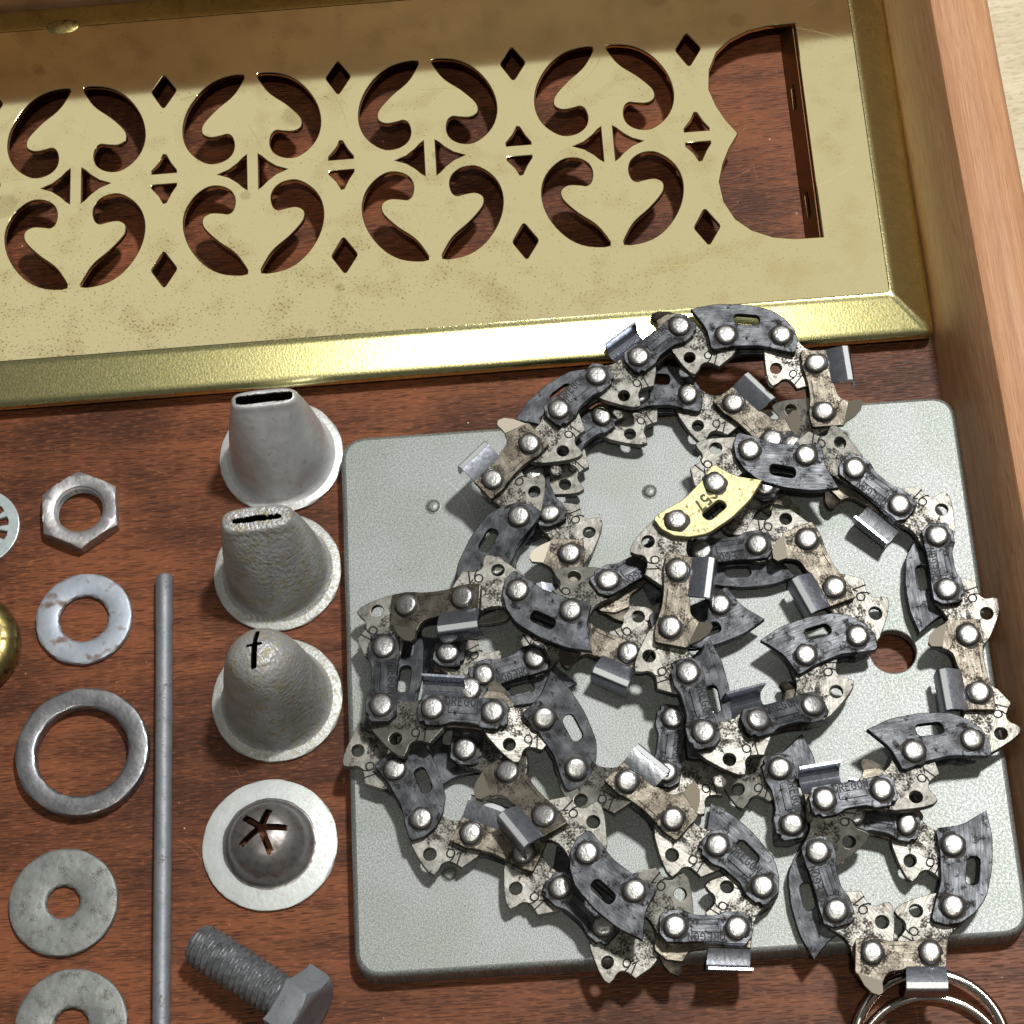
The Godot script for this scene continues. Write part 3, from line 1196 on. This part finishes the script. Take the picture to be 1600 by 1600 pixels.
# the bent, polished tip in front of a cutter
func gauge(s: float) -> MB:
	var mb := MB.new()
	var o := [Vector2(74, 40), Vector2(110, 28), Vector2(101, 46), Vector2(91, 57), Vector2(80, 61), Vector2(74, 57)]
	var topr := PackedVector3Array()
	var botr := PackedVector3Array()
	for q in o:
		var rise: float = maxf(0.0, (q.y - 36.0)) * 0.32
		var z := 11.3 + rise
		topr.append(Vector3(q.x, z if s > 0 else 11.0 - z, -q.y))
		botr.append(Vector3(q.x, z - 9 if s > 0 else 20.0 - z, -q.y))
	mb.grid([botr, topr], true, false)
	var nn := Vector3(0, s, 0.25).normalized()
	for i in range(1, o.size() - 1):
		mb.tri(topr[0], topr[i], topr[i + 1], nn, nn, nn)
		mb.tri(botr[0], botr[i], botr[i + 1], -nn, -nn, -nn)
	return mb


# ------------------------------------------------------------------ nozzles
func superellipse(a: float, b: float, e: float, seg: int, c := Vector2.ZERO, wob := 0.0) -> PackedVector2Array:
	var q := PackedVector2Array()
	for i in seg:
		var th := TAU * i / seg
		var x := signf(cos(th)) * pow(absf(cos(th)), 2.0 / e) * a
		var y := signf(sin(th)) * pow(absf(sin(th)), 2.0 / e) * b
		q.append(c + Vector2(x, y) + Vector2(rng.randf_range(-wob, wob), rng.randf_range(-wob, wob)))
	return q


func blend(a: PackedVector2Array, b: PackedVector2Array, t: float) -> PackedVector2Array:
	var q := PackedVector2Array()
	for i in a.size():
		q.append(a[i].lerp(b[i], t))
	return q


func flange(t: Node3D, r_in: float, r_out: float, mat: Material):
	var mb := lathe([[r_in, 1.0], [r_out - 3, 0.0], [r_out, 1.5], [r_out + 0.6, 3.5], [r_out, 5.6], [r_out - 3, 6.8], [r_in + 8, 7.4], [r_in, 9.0]], 96, 0.7)
	part("flange", mb.done(), mat, t)


# a cone pressed flat at the tip, with an open slit
func flat_nozzle(t: Node3D, rb: float, tip: Vector2, slit: Vector2, off: Vector2, hgt: float, mat: Material, jag: float):
	var seg := 160
	var base := superellipse(rb, rb, 2.0, seg)
	var top := superellipse(tip.x, tip.y, 3.4, seg, off)
	var rings := []
	rings.append(lift(superellipse(rb + 9, rb + 9, 2.0, seg), 7))
	rings.append(lift(superellipse(rb + 3, rb + 3, 2.0, seg), 10))
	var steps := 22
	for k in steps + 1:
		var f := float(k) / steps
		var q := blend(base, top, pow(f, 1.55))
		if jag > 0.0:
			for i in seg:
				q[i] *= 1.0 + 0.004 * rng.randf_range(-1, 1)
		rings.append(lift(q, 14 + (hgt - 22) * f))
	rings.append(lift(blend(PackedVector2Array(superellipse(tip.x - 1.5, tip.y - 1.2, 3.4, seg, off)), top, 0.0), hgt - 4))
	rings.append(lift(superellipse(tip.x - 4, tip.y - 3.6, 3.4, seg, off), hgt - 1))
	rings.append(lift(superellipse(tip.x - 7, tip.y - 6.5, 3.6, seg, off), hgt))
	var so := off + Vector2(0, 0)
	var sl := superellipse(slit.x, slit.y, 6.0, seg, so)
	if jag > 0.0:
		for i in seg:
			var up := sl[i].y > so.y
			var k := 0.35 + 0.65 * absf(sin(sl[i].x * 0.32)) if sl[i].x > so.x else 0.9
			sl[i].y = so.y + (sl[i].y - so.y) * (k * rng.randf_range(0.7, 1.15) if up else rng.randf_range(0.8, 1.1))
	else:
		for i in seg:
			sl[i] += Vector2(rng.randf_range(-0.5, 0.5), rng.randf_range(-0.9, 0.9))
	rings.append(lift(sl, hgt - 0.6))
	rings.append(lift(sl, hgt - 4))
	var bore := [rings[-1]]
	bore.append(lift(superellipse(slit.x, slit.y + 4, 4.0, seg, so), hgt - 40))
	bore.append(lift(superellipse(slit.x - 4, slit.y + 10, 3.0, seg, so), hgt - 120))
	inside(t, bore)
	var mb := MB.new()
	mb.grid(rings, true, false, 0.6)
	part("spout", mb.done(), mat, t)


# a dome with arms cut out of its top: arms are [angle, length, half width]
func dome_nozzle(t: Node3D, prof: Array, c: Vector2, arms: Array, mat: Material, jag: float):
	var seg := 240
	var inner := PackedVector2Array()
	for i in seg:
		var d := Vector2(1, 0).rotated(TAU * i / seg)
		var r := 2.5
		for a in arms:
			var l := d.rotated(-a[0])
			if l.x > 0.0:
				r = maxf(r, minf(a[1] / l.x, a[2] / maxf(absf(l.y), 0.001)))
		inner.append(c + d * r * (1.0 + rng.randf_range(-jag, jag)))
	var rings := []
	var steps := 30
	for k in steps + 1:
		var f := float(k) / steps
		var rr := PackedVector3Array()
		for i in seg:
			var o := Vector2(prof[0][0], 0).rotated(TAU * i / seg)
			var q := o.lerp(inner[i], 1.0 - pow(1.0 - f, 1.4))
			rr.append(Vector3(q.x, height_of(prof, q.length()), -q.y))
		rings.append(rr)
	var dn := PackedVector3Array()
	var dn2 := PackedVector3Array()
	for v in rings[-1]:
		dn.append(v - Vector3(0, 4, 0))
		dn2.append(v - Vector3(0, 14, 0))
	rings.append(dn)
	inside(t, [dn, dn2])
	var mb := MB.new()
	mb.grid(rings, true, false, 0.6)
	part("spout", mb.done(), mat, t)


# the dark inner wall that shows through a slit
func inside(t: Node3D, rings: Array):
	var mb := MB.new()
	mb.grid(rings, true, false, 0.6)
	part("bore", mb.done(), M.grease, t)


func height_of(prof: Array, r: float) -> float:
	for i in prof.size() - 1:
		if r <= prof[i][0] and r >= prof[i + 1][0]:
			var f: float = (prof[i][0] - r) / maxf(prof[i][0] - prof[i + 1][0], 0.001)
			var p0: float = prof[maxi(i - 1, 0)][1]
			var p3: float = prof[mini(i + 2, prof.size() - 1)][1]
			return clampf(cubic_interpolate(prof[i][1], prof[i + 1][1], p0, p3, f), prof[i][1], prof[i + 1][1])
	return prof[-1][1] if r < prof[-1][0] else prof[0][1]


func nozzles():
	var t := thing("nozzle", "tall aluminium nozzle with clean wide slit, topmost of the four", "nozzle", at(-352, -144, 0), 0.02, "metal nozzles in a row")
	flange(t, 76, 98, M.alu)
	flat_nozzle(t, 78, Vector2(51, 17), Vector2(44, 8), Vector2(-1, 10), 188, M.alu, 0.0)
	t = thing("nozzle", "corroded aluminium nozzle with narrow ragged slit, second from the top", "nozzle", at(-372, 54, 0), 0.0, "metal nozzles in a row")
	flange(t, 76, 99, M.alu_flange)
	flat_nozzle(t, 78, Vector2(54, 22), Vector2(37, 5.5), Vector2(-6, 12), 182, M.alu_rough, 1.0)
	t = thing("nozzle", "corroded round-topped nozzle with cross-shaped slit, third from the top", "nozzle", at(-388, 264, 0), 0.0, "metal nozzles in a row")
	flange(t, 76, 99, M.alu_flange)
	dome_nozzle(t, [[86, 7], [80, 12], [76, 30], [71, 72], [65, 112], [59, 142], [52, 166], [43, 185], [32, 196], [18, 204], [0, 207]], Vector2(-4, 12), [[PI / 2 - 0.18, 26, 3.6], [-PI / 2 - 0.12, 36, 4.4], [0.05, 11, 2.6], [PI + 0.05, 13, 2.4]], M.alu_rough, 0.04)
	t = thing("nozzle", "low dark domed nozzle with five-armed star opening and pale wide flange", "nozzle", at(-415, 490, 0), 0.0, "metal nozzles in a row")
	flange(t, 70, 100, M.flange_pale)
	dome_nozzle(t, [[74, 7], [70, 7.4], [66, 8.6], [62, 13], [59, 24], [53, 37], [43, 49], [30, 57], [14, 61], [0, 62]], Vector2(-5, 10), [[-0.1, 38, 5.2], [1.13, 32, 5.6], [2.42, 33, 5.2], [3.72, 38, 5.0], [-1.28, 41, 5.4]], M.alu_dark, 0.05)


# ------------------------------------------------------------------ loose hardware
func washer(called: String, label: String, category: String, where: Vector3, ro: float, ri: float, h: float, mat: Material, wob := 0.6, dish := 0.0, group := ""):
	var t := thing(called, label, category, where, 0.0, group)
	var b := minf(2.4, h * 0.3)
	var mb := lathe([[ri + 1, 0.2], [ro - b, 0.2], [ro, b], [ro + 0.2, h * 0.5], [ro, h - b], [ro - b * 0.6, h - b * 0.25], [ro - b * 2, h], [(ro + ri) * 0.5, h + dish], [ri + b * 2.2, h], [ri + b * 0.8, h - b * 0.4], [ri, h - b * 1.4], [ri, b], [ri + 1, 0.2]], 96, wob)
	part("washer_ring", mb.done(), mat, t)


func hex_r(th: float, flat: float) -> float:
	var a := fposmod(th, PI / 3.0) - PI / 6.0
	return flat / cos(a)


func hex_ring(flat: float, z: float, cap: float, seg := 120, turn := 0.0) -> PackedVector3Array:
	var q := PackedVector3Array()
	for i in seg:
		var th := TAU * i / seg
		var r := minf(hex_r(th, flat), cap)
		q.append(Vector3(cos(th + turn) * r, z, -sin(th + turn) * r))
	return q


# hexagon whose corners are turned down by a cone
func hex_band(flat: float, z: float, slope: float, cap: float, turn := 0.0, seg := 120) -> PackedVector3Array:
	var q := PackedVector3Array()
	for i in seg:
		var th := TAU * i / seg
		var r := hex_r(th, flat)
		q.append(Vector3(cos(th + turn) * r, z - maxf(0.0, r - cap) * slope, -sin(th + turn) * r))
	return q


func hardware():
	# hexagon nut
	var t := thing("hex_nut", "thin grey steel hexagon nut with threaded hole above the rusty washer", "nut", at(-673, -86, 0), 0.0)
	var turn := 0.52
	var rings := [hex_ring(58, 0.0, 61, 120, turn), hex_band(58, 1.0, 0.0, 61, turn), hex_band(58, 24, 0.62, 59.5, turn), hex_ring(57.6, 24.4, 59.5, 120, turn), ring(57.0, 24.6, 120), ring(44, 25, 120), ring(40, 23, 120)]
	for k in 9:
		rings.append(ring(36.5 if k % 2 else 40.0, 21.0 - k * 2.4, 120))
	rings.append(ring(41, 0.0, 120))
	var mb := MB.new()
	mb.grid(rings, true, false, 0.8)
	part("nut_body", mb.done(), M.nut, t)
	washer("flat_washer", "blue-grey flat washer with brown rust patches, below the nut", "washer", at(-676, 94, 0), 75, 38, 10, M.washer, 0.7, 0.6, "loose washers")
	washer("steel_ring", "thick dark steel ring with wide opening beside the rod", "ring", at(-685, 314, 0), 101, 70, 22, M.steel, 0.4, 0.2)
	washer("flat_washer", "grey galvanised wide washer with small hole, whole in view", "washer", at(-724, 539, 0), 81, 24.5, 9, M.galv, 0.6, 0.8, "loose washers")
	washer("flat_washer", "grey galvanised wide washer cut off by the bottom edge", "washer", at(-719, 722, 0), 82, 25, 9, M.galv, 0.6, 0.8, "loose washers")
	# toothed lock washer
	t = thing("lock_washer", "shiny zinc toothed lock washer at the left edge", "washer", at(-839, -84, 0), 0.0, "loose washers")
	var o := circle(Vector2.ZERO, 67, 96)
	var inn := PackedVector2Array()
	for k in 12:
		var a := TAU * k / 12.0 + 0.12
		for q in [[26, -0.2], [49, -0.14], [50, 0.0], [49, 0.14], [26, 0.2]]:
			inn.append(Vector2(q[0], 0).rotated(a + q[1]))
	mb = slab(o, [inn], 0.3, 6, 1.2)
	part("toothed_ring", mb.done(), M.bright_zinc, t)
	# brass knob
	t = thing("brass_cap", "tarnished round brass cap at the left edge below the toothed washer", "cap", at(-862, 118, 0), 0.0)
	mb = lathe([[84, 0.3], [87, 3], [88, 12], [87, 22], [83, 32], [76, 39], [66, 43], [52, 43.5], [40, 41], [20, 40], [0.5, 40]], 96, 0.4)
	part("cap_body", mb.done(), M.old_brass, t)
	# rod
	t = thing("metal_rod", "long straight grey metal rod with faceted end between washers and nozzles", "rod", at(-547, 40, 0), 0.0)
	var dirv := Vector3(-40, 0, 691).normalized()
	var path := PackedVector3Array()
	var rad := PackedFloat32Array()
	for q in [[0.0, 9.0], [2.0, 11.8], [5.0, 13.2], [40.0, 13.6], [80.0, 13.6], [86.0, 13.0], [200.0, 13.1], [330.0, 12.8], [470.0, 13.2], [640.0, 12.9], [900.0, 13.0]]:
		path.append(Vector3(0.8 * sin(q[0] * 0.006), 13.4, 0) + dirv * q[0])
		rad.append(q[1])
	rings = []
	for i in path.size():
		var rr := PackedVector3Array()
		for k in 24:
			var a := TAU * k / 24.0
			var s := dirv.cross(Vector3.UP).normalized()
			var r := rad[i] * (1.0 if i > 4 else minf(1.0, 0.9 / maxf(absf(cos(a - PI / 4)), 0.0001)))
			rr.append(path[i] + s * cos(a) * r + Vector3.UP * sin(a) * r)
		rings.append(rr)
	mb = MB.new()
	mb.grid(rings, true, true, 0.86)
	mb.fan(rings[0], path[0], -dirv)
	part("rod_body", mb.done(), M.rod, t)
	bolt()


func bolt():
	var t := thing("hex_bolt", "short weathered grey hexagon bolt with coarse thread at the bottom", "bolt", at(-522, 637, 0), 0.0)
	var len := 168.0
	var axis := Vector3(-397 - -522, 16, 742 - 637).normalized()
	var s := axis.cross(Vector3.UP).normalized()
	var u := s.cross(axis).normalized()
	var o := Vector3(-6, 33, -6)
	var f := FastNoiseLite.new()
	f.frequency = 0.09
	f.seed = 5
	var rings := []
	var seg := 64
	var cap := PackedVector3Array()
	for k in 141:
		var d := len * k / 140.0
		var rr := PackedVector3Array()
		for i in seg:
			var a := TAU * i / seg
			var ph := fposmod(d / 10.2 + float(i) / seg, 1.0)
			var r := 33.5 - 6.2 * pow(absf(ph * 2.0 - 1.0), 1.2)
			r = minf(r, 26.0 + d * 0.8)
			r += 1.8 * f.get_noise_3d(cos(a) * 33, sin(a) * 33, d)
			rr.append(o + axis * d + s * cos(a) * r + u * sin(a) * r)
		rings.append(rr)
	var mb := MB.new()
	mb.grid(rings, true, false, 0.5)
	mb.fan(rings[0], o, -axis)
	part("threaded_shank", mb.done(), M.thread, t)
	# head: hexagon across 102, 40 thick, chamfered and dished
	rings = []
	var b := Basis(s, axis, s.cross(axis))
	var base := o + axis * len
	for q in [[52.0, 0.0, 56.0, 0.3], [54.0, 2.0, 57.0, 0.6], [54.0, 35.0, 54.5, 0.9], [52.0, 40.0, 53.0, 0.6]]:
		var rr := PackedVector3Array()
		for v in hex_band(q[0], q[1], q[3], q[2], 0.8):
			rr.append(base + b * (v * Vector3(1, 1, -1)))
		rings.append(rr)
	for q in [[50.0, 41.6], [44.0, 42.6], [39.0, 42.0], [20.0, 41.6], [0.4, 41.6]]:
		var rr := PackedVector3Array()
		for v in ring(q[0], q[1], 120):
			rr.append(base + b * (v.rotated(Vector3.UP, 0.35) * Vector3(1, 1, -1)))
		rings.append(rr)
	mb = MB.new()
	mb.grid(rings, true, true, 0.85)
	part("bolt_head", mb.done(), M.rod, t)


# ------------------------------------------------------------------ split key ring
func key_ring():
	var t := thing("key_ring", "shiny nickel split key ring under the chain end at the bottom", "key ring", at(489, 912, 0), 0.0)
	var path := PackedVector3Array()
	for k in 151:
		var f := k / 150.0
		var a := TAU * 1.9 * f + 2.4
		var c := Vector3(1, 0, -4).lerp(Vector3(-1, 0, 26), smoothstep(0.35, 0.65, f))
		path.append(c + Vector3(cos(a) * 106.0, lerpf(26.0, 9.0, smoothstep(0.3, 0.7, f)), sin(a) * 106.0))
	part("ring_wire", tube(path, 7.5, 14, 1.0).done(), M.nickel, t)
